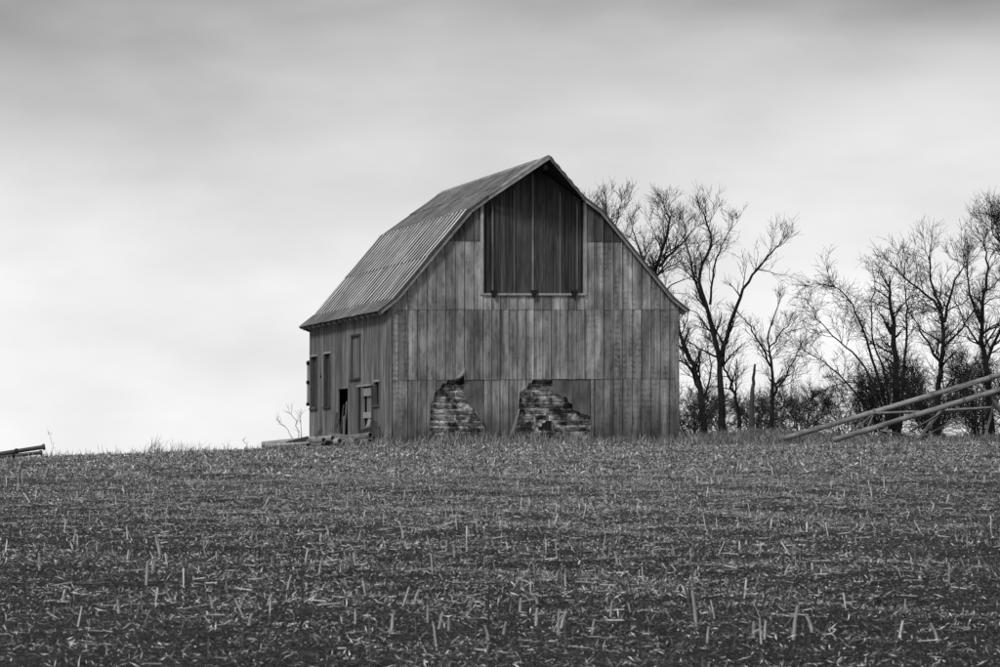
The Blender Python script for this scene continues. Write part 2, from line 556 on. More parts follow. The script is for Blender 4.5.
for (ua, ub) in ((1.30, 3.36), (3.98, 7.0)):
    for r in range(12):
        w0 = -.245 + r * .195
        u = ua - (.16 if r % 2 else 0) + random.uniform(-.02, .02)
        while u < ub:
            ln = random.uniform(.34, .8)
            if not (5.05 < u + ln / 2 < 5.72 and r in (3, 4) and ua > 3):
                if random.random() > .03:
                    block(u, u + ln - random.uniform(.015, .035), w0 + random.uniform(-.01, .01), w0 + random.uniform(.11, .15), random.uniform(.01, .05))
            u += ln
# flat black plate on the foundation, painted in for the dark of an opening
prism('dark_opening_plate', [(5.17, .36), (5.62, .36), (5.62, .68), (5.44, .69), (5.40, .62), (5.3, .60), (5.28, .50), (5.17, .48)],
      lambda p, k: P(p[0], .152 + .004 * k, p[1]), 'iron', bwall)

# hay door
ud = DL + .07
hay = empty('hay_door')
hay.parent = barn
while ud < DR - .08:
    wd = random.choice([.14, .2, .22, .26, .3, .17])
    if abs(ud - 4.95) < .14 or random.random() < .2:
        wd = .07
    u1 = min(ud + wd, DR - .07)
    dv = random.uniform(0, .03)
    um = (ud + u1) / 2
    o = box('door_board', ud, u1 - .008, .03 - dv, .06, DB + .03, DB + 1, 'door', hay)
    for k, vtx in enumerate(o.data.vertices):
        if k >= 4:
            vtx.co.z = roofline(vtx.co.x) - .09 + SH * vtx.co.x
    if wd < .1 or random.random() < .12:
        o.data.materials[0] = M['wood']
    ud = u1
for uu, ww in ((3.52, .05), (4.27, .045), (4.90, .06), (5.85, .045), (6.45, .03)):
    o = box('door_batten', uu, uu + ww, -.035, -.004, DB + .03, DB + 1, 'batten', hay)
    for k, vtx in enumerate(o.data.vertices):
        if k >= 4:
            vtx.co.z = roofline(vtx.co.x) - random.choice([.2, .35, .5, .6]) + SH * vtx.co.x
box('door_backing', DL, DR, .065, .09, DB - .3, 7.9, 'dark', hay)
for uu, hw in ((DL - .03, .05), (DR + .03, .04)):
    o = box('door_jamb', uu - hw, uu + hw, -.13, .06, DB - .03, 6, 'trim')
    for k, vtx in enumerate(o.data.vertices):
        if k >= 4:
            vtx.co.z = roofline(vtx.co.x) - .1 + SH * vtx.co.x
box('door_sill', DL - .02, DR + .02, -.135, .03, DB - .05, DB + .02, 'trim')
for uu in (3.56, 4.94, 6.32):
    prism('door_bracket', [(-.11, .12), (.11, .12), (.11, .04), (.03, -.13), (-.03, -.13), (-.11, .04)],
          lambda p, k, uu=uu: P(uu + p[0], -.19 + .06 * k, DB + p[1]), 'iron')

# left long wall: vertical boards broken by openings (v from, v to, w from, w to)
OPEN = [(10.96, 12.08, 1.34, 3.22), (8.76, 9.77, 1.35, 3.25), (3.98, 5.37, 2.24, 3.69), (10.28, 10.62, 2.36, 2.50),
        (5.92, 7.51, .0, 1.93), (2.02, 4.50, .35, 1.94), (1.14, 1.87, 1.27, 2.05)]
edges = set()
for a, b, _, _ in OPEN:
    edges |= {a, b}
vs_ = [0.0]
q = 0.0
while q < BL:
    q += random.choice([.30, .36, .42, .34])
    if all(abs(q - e_) > .16 for e_ in edges):
        vs_.append(q)
vs_ = sorted(set([round(p, 3) for p in vs_ if p < BL - .1]) | edges | {BL})


def eave_w(u=0.0):
    return roofline(u) - .06


for a, b in zip(vs_[:-1], vs_[1:]):
    m_ = (a + b) / 2
    cuts = sorted([(c0, c1) for (v0, v1, c0, c1) in OPEN if v0 < m_ < v1])
    segs, w = [], -.4
    for c0, c1 in cuts:
        if c0 > w + .02:
            segs.append((w, c0))
        w = c1
    segs.append((w, eave_w()))
    for w0, w1 in segs:
        off = random.uniform(0, .018)
        jag = random.uniform(-.05, .05) if (w0, w1) != segs[-1] else 0
        w1 = w1 + jag
        pts = [(a + .006, 0), (a + .03, -.028), (a + .055, 0), (b - .006, 0)] if b - a > .12 else [(a + .006, 0), (b - .006, 0)]
        n = len(pts)
        vv = [P(-.01 - off + d, v, ww) for ww in (w0, w1) for v, d in pts] + [P(.03, v, ww) for ww in (w0, w1) for v in (a + .006, b - .006)]
        fs = [(k + 1, k, k + n, k + n + 1) for k in range(n - 1)]
        k0 = 2 * n
        fs += [(k0, k0 + 1, k0 + 3, k0 + 2), tuple([k0 + 1, k0] + list(range(n))), tuple([k0 + 2, k0 + 3] + list(range(2 * n - 1, n - 1, -1))),
               (0, k0, k0 + 2, n), (n - 1, 2 * n - 1, k0 + 3, k0 + 1)]
        obj('siding_board', vv, fs, 'side', barn)


def side_window(v0, v1, w0, w1, boards, frame='wood', bm='wood', depth=.09, lintel='trim'):
    t = empty('shuttered_window')
    t.parent = barn
    f = .07
    box('frame', -.05, .06, v0 - .01, v0 + f, w0, w1, frame, t)
    box('frame', -.05, .06, v1 - f, v1 + .01, w0, w1, frame, t)
    box('frame', -.055, .06, v0 - .03, v1 + .03, w1 - .01, w1 + .06, lintel, t)
    box('sill', -.09, .06, v0 - .05, v1 + .05, w0 - .06, w0 + .01, frame, t)
    st = (v1 - v0 - 2 * f) / max(boards, 1)
    for k in range(boards):
        a = v0 + f + k * st
        box('shutter_board', depth - .02 + random.uniform(0, .02), depth + .02, a + .01, a + st - .01, w0 + .02, w1 - .02, bm, t)
    return t


side_window(*OPEN[0], 3)
side_window(*OPEN[1], 3)
w3 = side_window(*OPEN[2], 4, bm='side', depth=.02, lintel='wood')
side_window(*OPEN[6], 0)
# gap with hanging broken strips
for k, (va, wa, vb, wb_) in enumerate([(6.05, 1.5, 6.5, .1), (6.3, 1.4, 6.9, .2), (6.05, 1.0, 6.2, .0), (6.6, .9, 7.3, .35)]):
    prism('broken_board', [(va, wa), (va + .2, wa - .05), (vb + .18, wb_), (vb, wb_ + .05)],
          lambda p, k2, k=k: P(-.02 - .05 * k + .02 * k2, p[0], p[1]), 'wood' if k % 2 else 'side')
# broken doorway: jamb, hanging door leaf, bleached cross planks
box('door_leaf', .02, .06, 3.72, 4.46, .36, 1.93, 'iron')
box('door_jamb', -.06, .05, 3.58, 3.70, .2, 1.96, 'plank')
box('door_jamb', -.06, .05, 2.04, 2.16, .2, 1.96, 'wood')
box('cross_plank', -.08, -.03, 2.3, 4.4, 1.93, 2.0, 'trim')
box('cross_plank', -.02, .02, 2.45, 3.56, 1.60, 1.88, 'trim')
box('cross_plank', -.02, .02, 2.4, 3.56, .86, 1.06, 'trim')
box('inner_board', .05, .08, 2.6, 3.3, .4, 1.6, 'plank')
# edge-on shutter with strap hinges at the far corner
sh_ = empty('open_shutter')
sh_.parent = barn
box('shutter_board', -.10, -.02, 12.37, 12.43, 1.45, 3.1, 'trim', sh_)
for ww in (1.5, 2.3, 3.0):
    box('hinge', -.14, -.01, 12.345, 12.37, ww - .06, ww + .06, 'iron', sh_)
# corner boards and remaining walls
box('corner_board', -.045, .10, -.085, -.04, -.4, 4.42, 'side')
box('corner_board', 9.88, 10.03, -.045, -.02, -.4, 4.45, 'siding')
box('wall', 9.98, 10.02, .02, BL, -.4, 4.45, 'side')
prism('wall', [(0, -.4), (10, -.4), (10, 4.45)] + [(p[0], p[1] - .08) for p in ROOF[::-1]][1:-1] + [(0, 4.45)], lambda p, k: P(p[0], BL - .05 + .04 * k, p[1]), 'side')
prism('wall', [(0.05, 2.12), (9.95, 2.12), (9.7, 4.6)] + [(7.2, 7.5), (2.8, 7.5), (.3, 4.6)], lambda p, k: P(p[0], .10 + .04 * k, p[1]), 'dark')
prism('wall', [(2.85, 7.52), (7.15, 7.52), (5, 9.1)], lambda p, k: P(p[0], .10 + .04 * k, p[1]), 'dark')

# roof -------------------------------------------------------------
V0, V1 = -.20, 12.62


def slope_frame(p, q):
    d = Vector((q[0] - p[0], q[1] - p[1]))
    L = d.length
    d /= L
    n = Vector((d.y, -d.x))
    if n.y < 0:
        n = -n
    return d, n, L


def roof_sheet_mesh(p, q, s0, s1, width, amp, m, lift):
    d, n, L = slope_frame(p, q)
    prof = []
    pitch = width / 2
    for k in range(2):
        b = k * pitch
        prof += [(b, 0), (b + .40 * pitch, 0), (b + .46 * pitch, amp), (b + .93 * pitch, amp), (b + .985 * pitch, 0)]
    prof.append((width + .01, .002))
    vs, fs = [], []
    sags = np.linspace(s0, s1, 5)
    for s in sags:
        for (a, h) in prof:
            hh = h + lift - .012 * math.sin((s - s0) / (s1 - s0) * math.pi)
            for tt in (0, -.008):
                u = p[0] + d.x * s + n.x * (hh + tt)
                w = p[1] + d.y * s + n.y * (hh + tt)
                vs.append(P(u, a, w))
    np_ = len(prof)
    for r in range(4):
        for c in range(np_ - 1):
            a = (r * np_ + c) * 2
            b = a + 2
            e_, f_ = a + np_ * 2, b + np_ * 2
            fs += [(a, b, f_, e_), (a + 1, e_ + 1, f_ + 1, b + 1)]
            if r == 0:
                fs.append((a, a + 1, b + 1, b))
            if r == 3:
                fs.append((e_, f_, f_ + 1, e_ + 1))
    return vs, fs, np_


NCOL = 12
RWID = (V1 - V0) / NCOL
for sgn in (0, 1):
    def side_pt(p):
        return p if sgn == 0 else (10 - p[0], p[1])
    tip, fl, br, rg = [side_pt(p) for p in ROOF[:4]]
    rows = []
    Lu = slope_frame(rg, br)[2]
    Ll = slope_frame(br, fl)[2]
    Lf = slope_frame(fl, tip)[2]
    rows += [(rg, br, -.02, Lu * .5 + .06, .014, 'roof_old', .055), (rg, br, Lu * .5 - .02, Lu + .09, .014, 'roof_old', .042)]
    rows += [(br, fl, -.02, Ll * .52 + .07, .016, 'roof', .055), (br, fl, Ll * .52 - .03, Ll + .05, .016, 'roof', .040)]
    rows += [(fl, tip, -.03, Lf + .04, .016, 'roof_old', .03)]
    for (p, q, s0, s1, amp, m, lift) in rows:
        vs, fs, np_ = roof_sheet_mesh(p, q, s0, s1, RWID, amp, m, lift)
        first = None
        for c in range(NCOL):
            loc = (random.uniform(-.004, .004), V0 + c * RWID, random.uniform(-.006, .008))
            if first is None:
                first = obj('roof_sheet', vs, fs, m, barn)
                first.data.materials.append(M['pan_old' if m == 'roof_old' else 'pan'])
                for pg in first.data.polygons:          # pans and rib sides get the painted trough shade
                    lo = min(first.data.vertices[k].co.y for k in pg.vertices) % (RWID / 2)
                    if lo < .43 * RWID / 2 or lo > .93 * RWID / 2:
                        pg.material_index = 1
                first.location = loc
            else:
                copy_of(first, barn, loc)
    # deck boards under the sheets
    for (p, q) in ((rg, br), (br, fl), (fl, tip)):
        d, n, L = slope_frame(p, q)
        prism('roof_deck', [(0, 0), (L, 0), (L, -.05), (0, -.05)],
              lambda a, k, p=p, d=d, n=n: P(p[0] + d.x * a[0] + n.x * (a[1] + .024), (V0 + .03) if k == 0 else (V1 - .03), p[1] + d.y * a[0] + n.y * (a[1] + .024)), 'wood')
    # rake boards on both gable edges
    for vv, mm in ((V0 - .035, 'trim'), (V1 + .0, 'wood')):
        for (p, q, e0, e1) in ((rg, br, 1.98 if vv < 0 else 0, .03), (br, fl, 0, .03), (fl, tip, 0, .02)):
            d, n, L = slope_frame(p, q)
            prism('rake_board', [(e0, .05), (L + e1, .05), (L + e1, -.07), (e0, -.07)],
                  lambda a, k, p=p, d=d, n=n, vv=vv: P(p[0] + d.x * a[0] + n.x * a[1], vv + .03 * k, p[1] + d.y * a[0] + n.y * a[1]), 'wood')
            if vv < 0:
                prism('rake_trim', [(e0, -.035), (L + e1, -.035), (L + e1, -.10), (e0, -.10)],
                      lambda a, k, p=p, d=d, n=n, vv=vv: P(p[0] + d.x * a[0] + n.x * a[1], vv - .035 + .03 * k, p[1] + d.y * a[0] + n.y * a[1]), 'rake')
    # rafter tails
    for k in range(15):
        vv = .05 + k * (BL - .2) / 14
        d, n, L = slope_frame(fl, tip)
        prism('rafter_tail', [(.05, -.03), (L + .02, -.03), (L + .02, -.15), (.05, -.24)],
              lambda a, kk, fl=fl, d=d, n=n, vv=vv: P(fl[0] + d.x * a[0] + n.x * a[1], vv + .14 * kk, fl[1] + d.y * a[0] + n.y * a[1]), 'trim')
    # hay hood: the upper slope runs forward to a point
    d, n, L = slope_frame(rg, br)
    HO, HS = 1.52, 2.02
    hoodv, hoodf = [], []
    NS = 22
    for k in range(NS + 1):
        f_ = k / NS
        vv = V0 - HO * (1 - f_)
        s1 = max(.02, HS * f_)
        rib = .02 if k % 4 in (1, 2) else 0
        for s in (-.02, s1):
            for tt in (rib + .05, .0):
                hoodv.append(P(rg[0] + d.x * s + n.x * tt, vv, rg[1] + d.y * s + n.y * tt + .05 * (1 - f_)))
        if k:
            a = 4 * (k - 1)
            hoodf += [(a, a + 2, a + 6, a + 4), (a + 1, a + 5, a + 7, a + 3), (a + 2, a + 3, a + 7, a + 6), (a, a + 4, a + 5, a + 1)]
    hoodf += [(0, 1, 3, 2), (4 * NS, 4 * NS + 2, 4 * NS + 3, 4 * NS + 1)]
    obj('hay_hood', hoodv, hoodf, 'roof_old', barn)
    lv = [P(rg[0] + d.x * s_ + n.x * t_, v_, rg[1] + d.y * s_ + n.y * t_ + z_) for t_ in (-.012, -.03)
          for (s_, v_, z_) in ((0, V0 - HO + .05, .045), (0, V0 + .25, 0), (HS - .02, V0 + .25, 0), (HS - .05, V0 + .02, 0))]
    obj('hood_shade_board', lv, [(0, 1, 2, 3), (7, 6, 5, 4), (0, 4, 5, 1), (1, 5, 6, 2), (2, 6, 7, 3), (3, 7, 4, 0)], 'dark', barn)  # dark underside board, the hood's deep shade put into its colour
    # hood edge board
    a0 = Vector(P(rg[0], V0 - HO - .03, rg[1] + .07))
    a1 = Vector(P(rg[0] + d.x * HS, V0 - .075, rg[1] + d.y * HS + .0))
    vs = []
    for pt in (a0, a1):
        for dz in (-.02, -.11):
            for dvv in (-.03, .015):
                vs.append((pt.x, pt.y + dvv, pt.z + dz))
    obj('hood_edge_board', vs, [(0, 1, 3, 2), (4, 6, 7, 5), (0, 4, 5, 1), (2, 3, 7, 6), (0, 2, 6, 4), (1, 5, 7, 3)], 'rake', barn)
    # far eave end return
    prism('eave_return', [(fl[0], fl[1]), (tip[0], tip[1] - .05), (fl[0], fl[1] - .72)], lambda a, k: P(a[0], V1 - .12 + .05 * k, a[1]), 'wood')
# ridge cap
for v0, v1, mm in ((V0 - .02, V1 + .02, 'roof_old'),):
    prism('ridge_cap', [(4.82, 9.20), (5, 9.325), (5.18, 9.20), (5.18, 9.225), (5, 9.355), (4.82, 9.225)],
          lambda p, k: P(p[0], (v0, v1)[k], p[1]), mm)
box('trolley_beam', 4.93, 5.07, -1.35, .1, 8.92, 9.08, 'wood')


# ------------------------------------------------------------------ tubes
def tube_into(V, Fc, pts, rads, sides):
    n = len(pts)
    base = len(V)
    for i, p in enumerate(pts):
        t = (pts[min(i + 1, n - 1)] - pts[max(i - 1, 0)])
        if t.length < 1e-6:
            t = Vector((0, 0, 1))
        t.normalize()
        a = t.cross(Vector((.31, .87, .12)))
        if a.length < .05:
            a = t.cross(Vector((1, 0, 0)))
        a.normalize()
        b = t.cross(a)
        r = rads[i]
        for k in range(sides):
            g = 6.28318 * k / sides
            q = p + a * (r * math.cos(g)) + b * (r * math.sin(g))
            V.append((q.x, q.y, q.z))
    for i in range(n - 1):
        for k in range(sides):
            k2 = (k + 1) % sides
            Fc.append((base + i * sides + k, base + i * sides + k2, base + (i + 1) * sides + k2, base + (i + 1) * sides + k))
    return base


# ------------------------------------------------------------------ trees
def rand_perp(d, rnd):
    a = Vector((rnd.gauss(0, 1), rnd.gauss(0, 1), rnd.gauss(0, 1)))
    a -= d * a.dot(d)
    return a.normalized()


def make_tree(name, label, base, limbs, seed, rad=.16, dens=2.2, blen=1.5, up=.25, levels=3, droop=0.0, spread=.9, pale=False, twr=.0078, fine=1.0, cat='tree', group=None, root_flare=1.4):
    rnd = random.Random(seed)
    gz = hz(base[0], base[1])
    t = empty(name, (base[0], base[1], gz))
    tag(t, label, cat, group)
    TV, TF, CV, CF = [], [], [], []

    def branch(p, d, L, r, lv):
        nseg = (0, 5, 3, 2)[lv]
        pts, rr = [p.copy()], [r]
        dd = d.copy()
        wob = (0, .24, .17, .12)[lv]
        for i in range(nseg):
            dd = (dd + rand_perp(dd, rnd) * wob + Vector((0, 0, up * .3 - droop * (i + 1) / nseg))).normalized()
            pts.append(pts[-1] + dd * (L / nseg))
            rr.append(max(r * (1 - .75 * (i + 1) / nseg), twr * .6))
        big = r > .03
        tube_into(TV if big else CV, TF if big else CF, pts, rr, 5 if big else 3)
        if lv >= levels:
            return
        nch = max(4, int((5.2 if lv == 1 else 6.0) * fine * L + rnd.random()))
        for _ in range(nch):
            f = rnd.uniform(.12, 1.0)
            i = min(int(f * nseg), nseg - 1)
            q = pts[i].lerp(pts[i + 1], f * nseg - i)
            ax = (pts[i + 1] - pts[i]).normalized()
            nd = (ax * rnd.uniform(.6, 1.0) + rand_perp(ax, rnd) * spread * .72 + Vector((0, 0, up * .45))).normalized()
            ln_ = L * rnd.uniform(.4, .8) * (1.2 - .4 * f) if lv == 1 else min(L * rnd.uniform(.5, 1.0), .42)
            branch(q, nd, ln_, max(rr[i] * .5, twr), lv + 1)

    tot = 0
    for li, (pl, r0, r1) in enumerate(limbs):
        # smooth polyline with a wander in depth
        yoff = 0.0 if li == 0 else rnd.uniform(-.6, .6)
        P3 = [Vector((x, (yoff * k / max(1, len(pl) - 1)) + (rnd.uniform(-.15, .15) if k else 0), z)) for k, (x, z) in enumerate(pl)]
        if li == 0:
            P3[0].z = -.25
        pts = []
        for k in range(len(P3) - 1):
            a = P3[max(k - 1, 0)]
            b, c = P3[k], P3[k + 1]
            dd = P3[min(k + 2, len(P3) - 1)]
            for s in range(4):
                f = s / 4
                pts.append(.5 * ((2 * b) + (c - a) * f + (2 * a - 5 * b + 4 * c - dd) * f * f + (3 * b - a - 3 * c + dd) * f ** 3))
        pts.append(P3[-1])
        n = len(pts)
        for i in range(1, n - 1):
            pts[i] = pts[i] + Vector((rnd.gauss(0, .03), rnd.gauss(0, .03), 0))
        r0, r1 = r0 * .72, r1 * .8
        rads = [r0 + (r1 - r0) * (i / (n - 1)) ** .62 for i in range(n)]
        if li == 0:
            rads[0] *= root_flare
            rads[1] *= 1 + (root_flare - 1) * .4
        tube_into(TV, TF, pts, rads, 7)
        # side branches
        Ltot = sum((pts[i + 1] - pts[i]).length for i in range(n - 1))
        if dens > 0:
            for _ in range(int(Ltot * dens * 1.55)):
                f = rnd.uniform(.30 if li == 0 else .12, 1)
                x = f * (n - 1)
                i = min(int(x), n - 2)
                q = pts[i].lerp(pts[i + 1], x - i)
                ax = (pts[i + 1] - pts[i]).normalized()
                nd = (ax * rnd.uniform(.3, .9) + rand_perp(ax, rnd) * spread + Vector((0, 0, up))).normalized()
                branch(q, nd, blen * rnd.uniform(.5, 1.35) * (1.2 - .5 * f), max(min(rads[i] * .5, .05), twr * 2), 1)
            ax = (pts[-1] - pts[-3]).normalized()
            for _ in range(3):
                branch(pts[-1], (ax + rand_perp(ax, rnd) * .4).normalized(), blen * rnd.uniform(.5, .8), max(r1 * .8, twr * 1.6), 1)
    tr = obj('trunk', TV, TF, 'bark_pale' if pale else 'bark', t, True)
    if CV:
        obj('crown', CV, CF, 'twig_pale' if pale else 'twig', t)
    return t


TG = 'bare trees behind the barn'
make_tree('bare_tree', 'tall forked bare tree with one long limb arching right, just right of the barn', (9.02, 130),
          [([(0.01, 0), (-0.05, 1.6), (-0.08, 3.01), (-0.52, 4.95), (-0.88, 6.72), (-0.38, 7.96), (-0.7, 9.02)], .27, .035),
           ([(-0.08, 2.9), (0.36, 4.6), (0.89, 6.01), (1.6, 7.07), (2.3, 7.78)], .17, .03),
           ([(-0.52, 4.95), (-1.14, 6.54), (-1.41, 7.6), (-1.55, 8.49)], .10, .025),
           ([(-0.48, 5.4), (-0.3, 6.9), (0.01, 7.78), (0.39, 8.49)], .08, .02)], 3, dens=1.35, blen=1.25, up=.3, fine=.9)
make_tree('bare_tree', 'rounded dark bare tree showing its crown above the barn\'s right roof slope', (6.46, 136),
          [([(0.03, 0), (0.08, 4.25), (0.06, 7.02), (0.3, 7.95), (0.73, 9.42), (0.62, 10.0)], .26, .03),
           ([(0.06, 6.9), (-0.34, 7.95), (-0.71, 9.05)], .13, .025),
           ([(0.3, 7.67), (1.13, 8.5), (1.78, 9.24)], .11, .025),
           ([(0.08, 6.2), (0.9, 6.9), (1.6, 7.2)], .07, .02)], 5, dens=1.7, blen=1.3, up=.28)
make_tree('bare_tree', 'slender fine-twigged bare treetop rising behind the upper right roof slope', (4.55, 140),
          [([(0, 0), (.05, 5), (.0, 8.5), (.1, 10.8)], .2, .03), ([(0, 8.0), (-.5, 9.6), (-.7, 10.6)], .09, .02), ([(0, 8.4), (.5, 9.6), (.75, 10.9)], .09, .02)], 8,
          dens=2.2, blen=1.1, up=.4)
make_tree('bare_tree', 'leaning dark trunk bending left against the barn\'s right edge', (8.58, 134),
          [([(0.03, 0.0), (-0.19, 2.0), (-0.64, 3.46), (-1.1, 4.64), (-1.37, 5.46)], .24, .05),
           ([(-0.19, 1.9), (-0.55, 2.91), (-0.88, 3.46)], .10, .03), ([(-.1, 1.6), (.2, 2.8), (.1, 4.0)], .09, .02)], 11, dens=1.7, blen=1.2)
make_tree('bare_tree', 'small open bare tree with crooked spreading limbs, rightmost of the group beside the barn', (11.06, 132),
          [([(0.02, 0), (0.19, 1.71), (0.11, 3.15), (0.01, 4.04), (0.44, 5.48)], .16, .025),
           ([(0.19, 1.71), (0.71, 2.61), (1.15, 3.51)], .10, .02),
           ([(0.11, 2.97), (-0.46, 4.22), (-0.91, 4.94)], .08, .02),
           ([(0.05, 3.7), (0.55, 4.3), (.9, 4.7)], .06, .02)], 13, dens=1.3, blen=1.0, up=.3)
make_tree('bare_tree', 'short slanting trunk leaning left between the forked tree and the broken snag', (9.97, 133),
          [([(0.02, 0.0), (-0.1, 1.26), (-0.37, 2.35), (-0.59, 2.89), (-.8, 3.6)], .15, .04)], 17, dens=1.6, blen=1.0)
make_tree('dead_snag', 'broken pale dead trunk without branches between the bare trees', (10.28, 131),
          [([(-0.03, 0), (0.03, 1.25), (0.10, 2.2), (0.17, 3.0)], .25, .05)], 19, dens=0, pale=True)
make_tree('bare_tree', 'wide thicket-like bare tree with long stems arching left above the fallen pipes', (15.31, 124),
          [([(0.02, 0), (0.07, 2.26), (-0.03, 4.21), (-0.15, 5.84)], .30, .07),
           ([(-0.06, 0.5), (-0.88, 3.24), (-1.37, 4.7), (-2.02, 5.84), (-2.67, 6.09)], .10, .02),
           ([(-0.19, 0.5), (-1.2, 2.91), (-2.18, 3.89), (-2.99, 4.7)], .09, .02),
           ([(0.18, 0.5), (0.42, 3.24), (0.51, 4.87), (0.42, 6.0)], .12, .025),
           ([(-0.35, 0.3), (-1.69, 2.1), (-2.67, 3.07), (-3.48, 3.56)], .08, .02),
           ([(-0.1, .8), (-.5, 3.0), (-.9, 4.6), (-.7, 6.2)], .09, .02),
           ([(.1, .5), (-.3, 1.6), (-1.4, 2.3), (-2.4, 2.2)], .07, .02)], 23, dens=1.7, blen=1.35, up=.12, droop=.12)
make_tree('bare_tree', 'dark gnarled bare tree with a bent trunk and knobbly twigs behind the fallen pipes', (16.43, 120),
          [([(-0.07, 0), (-0.01, 1.87), (0.14, 2.97), (0.25, 4.39), (-0.02, 5.18), (-0.73, 5.81), (-1.6, 6.6)], .22, .025),
           ([(0.14, 2.97), (-0.42, 3.76), (-0.81, 4.55)], .10, .03),
           ([(0.14, 5.02), (-0.26, 6.12), (-0.34, 7.1)], .10, .025),
           ([(0.25, 4.55), (0.53, 5.81), (1.0, 6.75)], .11, .025),
           ([(-0.02, 1.55), (0.53, 2.34), (1.32, 2.81)], .09, .025),
           ([(0.2, 3.6), (.9, 4.3), (1.5, 5.3)], .08, .025)], 29, dens=2.1, blen=1.15, up=.22)
make_tree('bare_tree', 'dark bare tree with upright limbs cut by the right picture edge', (18.68, 122),
          [([(0.08, 0), (-0.16, 3.03), (-0.32, 4.63), (-0.08, 6.39), (-0.16, 7.5)], .24, .03),
           ([(-0.32, 4.63), (-0.72, 5.75), (-0.8, 7.03)], .11, .025),
           ([(-0.16, 3.03), (0.49, 4.63), (0.97, 6.07)], .12, .03),
           ([(-.2, 3.6), (-.8, 4.4), (-1.2, 5.2)], .08, .02)], 31, dens=1.9, blen=1.25, up=.25)
make_tree('bare_tree', 'tallest bare treetop leaning in from the right picture edge', (20.59, 122.5),
          [([(-0.14, 0), (-0.3, 3.03), (-0.7, 5.91), (-1.18, 7.83), (-1.42, 8.6)], .26, .03),
           ([(-0.46, 4.63), (-1.1, 7.03), (-1.65, 8.2)], .11, .025), ([(-.6, 5.5), (.1, 7.2), (.2, 8.6)], .1, .025)], 37, dens=2.7, blen=1.2, up=.35)
make_tree('bare_tree', 'distant fine treetop just showing over the barn ridge', (1.5, 150),
          [([(0, 0), (.05, 6), (.0, 10.2), (-.05, 11.25)], .2, .03), ([(0, 9.6), (-.45, 10.7)], .05, .02)], 41, dens=.8, blen=.8, up=.4)

# low bare bushes
BUSH = [(7.4, 126, 1.6, 'bare bush tangled against the barn\'s right corner'),
        (9.6, 136, 1.5, 'bare bush filling the gap behind the forked tree'),
        (12.2, 128, 1.7, 'low bare bush right of the crooked small tree'),
        (13.6, 126, 1.7, 'bare bush where the tree gap ends above the pipe ends'),
        (15.9, 118, 2.0, 'dark bare bush behind the middle of the fallen pipes'),
        (17.4, 117, 2.3, 'dark bare bush under the gnarled tree by the raised pipe end'),
        (18.6, 115, 2.2, 'dense dark bush at the right picture edge under the trees'),
        (14.6, 121, 2.4, 'dense bare bush at the foot of the arching thicket tree'),
        (16.6, 123, 3.0, 'tall dark bush filling the space between the two nearest right-hand trunks'),
        (18.0, 119.5, 3.0, 'tall dark bush behind the raised pipe ends at the right'),
        (14.0, 122.5, 2.3, 'tangled dark bush left of the thicket tree trunk'),
        (15.4, 115, 1.5, 'low dark bush just behind the crossed braces of the pipe truss'),
        (11.3, 138, 1.3, 'thin bare bush seen through the gap between snag and small tree')]
BUSH += [(8.0, 131, 1.5, 'low wispy brush between the barn corner and the leaning trunk'), (10.6, 134, 1.4, 'low wispy brush just right of the broken snag'),
         (12.4, 134, 1.3, 'low wispy brush between the small crooked tree and the lower pipe ends')]
for i, (bx_, by_, bh, lb) in enumerate(BUSH):
    rr_ = random.Random(100 + i)
    limbs = []
    for k in range(9):
        a = rr_.uniform(-1.2, 1.2)
        limbs.append(([(a * .15, 0 if k == 0 else -.1), (a * .55, bh * .45), (a * 1.1, bh * rr_.uniform(.75, 1.05))], .03, .012))
    make_tree('bare_bush', lb, (bx_, by_), limbs, 200 + i, dens=3.0, blen=.8, up=.1, spread=1.1, fine=.4 if 'wispy' in lb else .58, twr=.007, levels=3, cat='bush', group='bushes below the trees', pale='wispy' in lb)
make_tree('bare_bush', 'thin bare twiggy bush at the barn\'s far left corner', (-7.35, 118.2),
          [([(0, 0), (-.1, .7), (-.35, 1.3)], .02, .01), ([(0.05, 0), (.0, .7), (-.05, 1.2)], .02, .01), ([(-.05, 0), (-.4, .6), (-.7, .95)], .02, .01)],
          77, dens=.9, blen=.5, up=.3, twr=.004, levels=2, cat='bush', group='bushes below the trees')


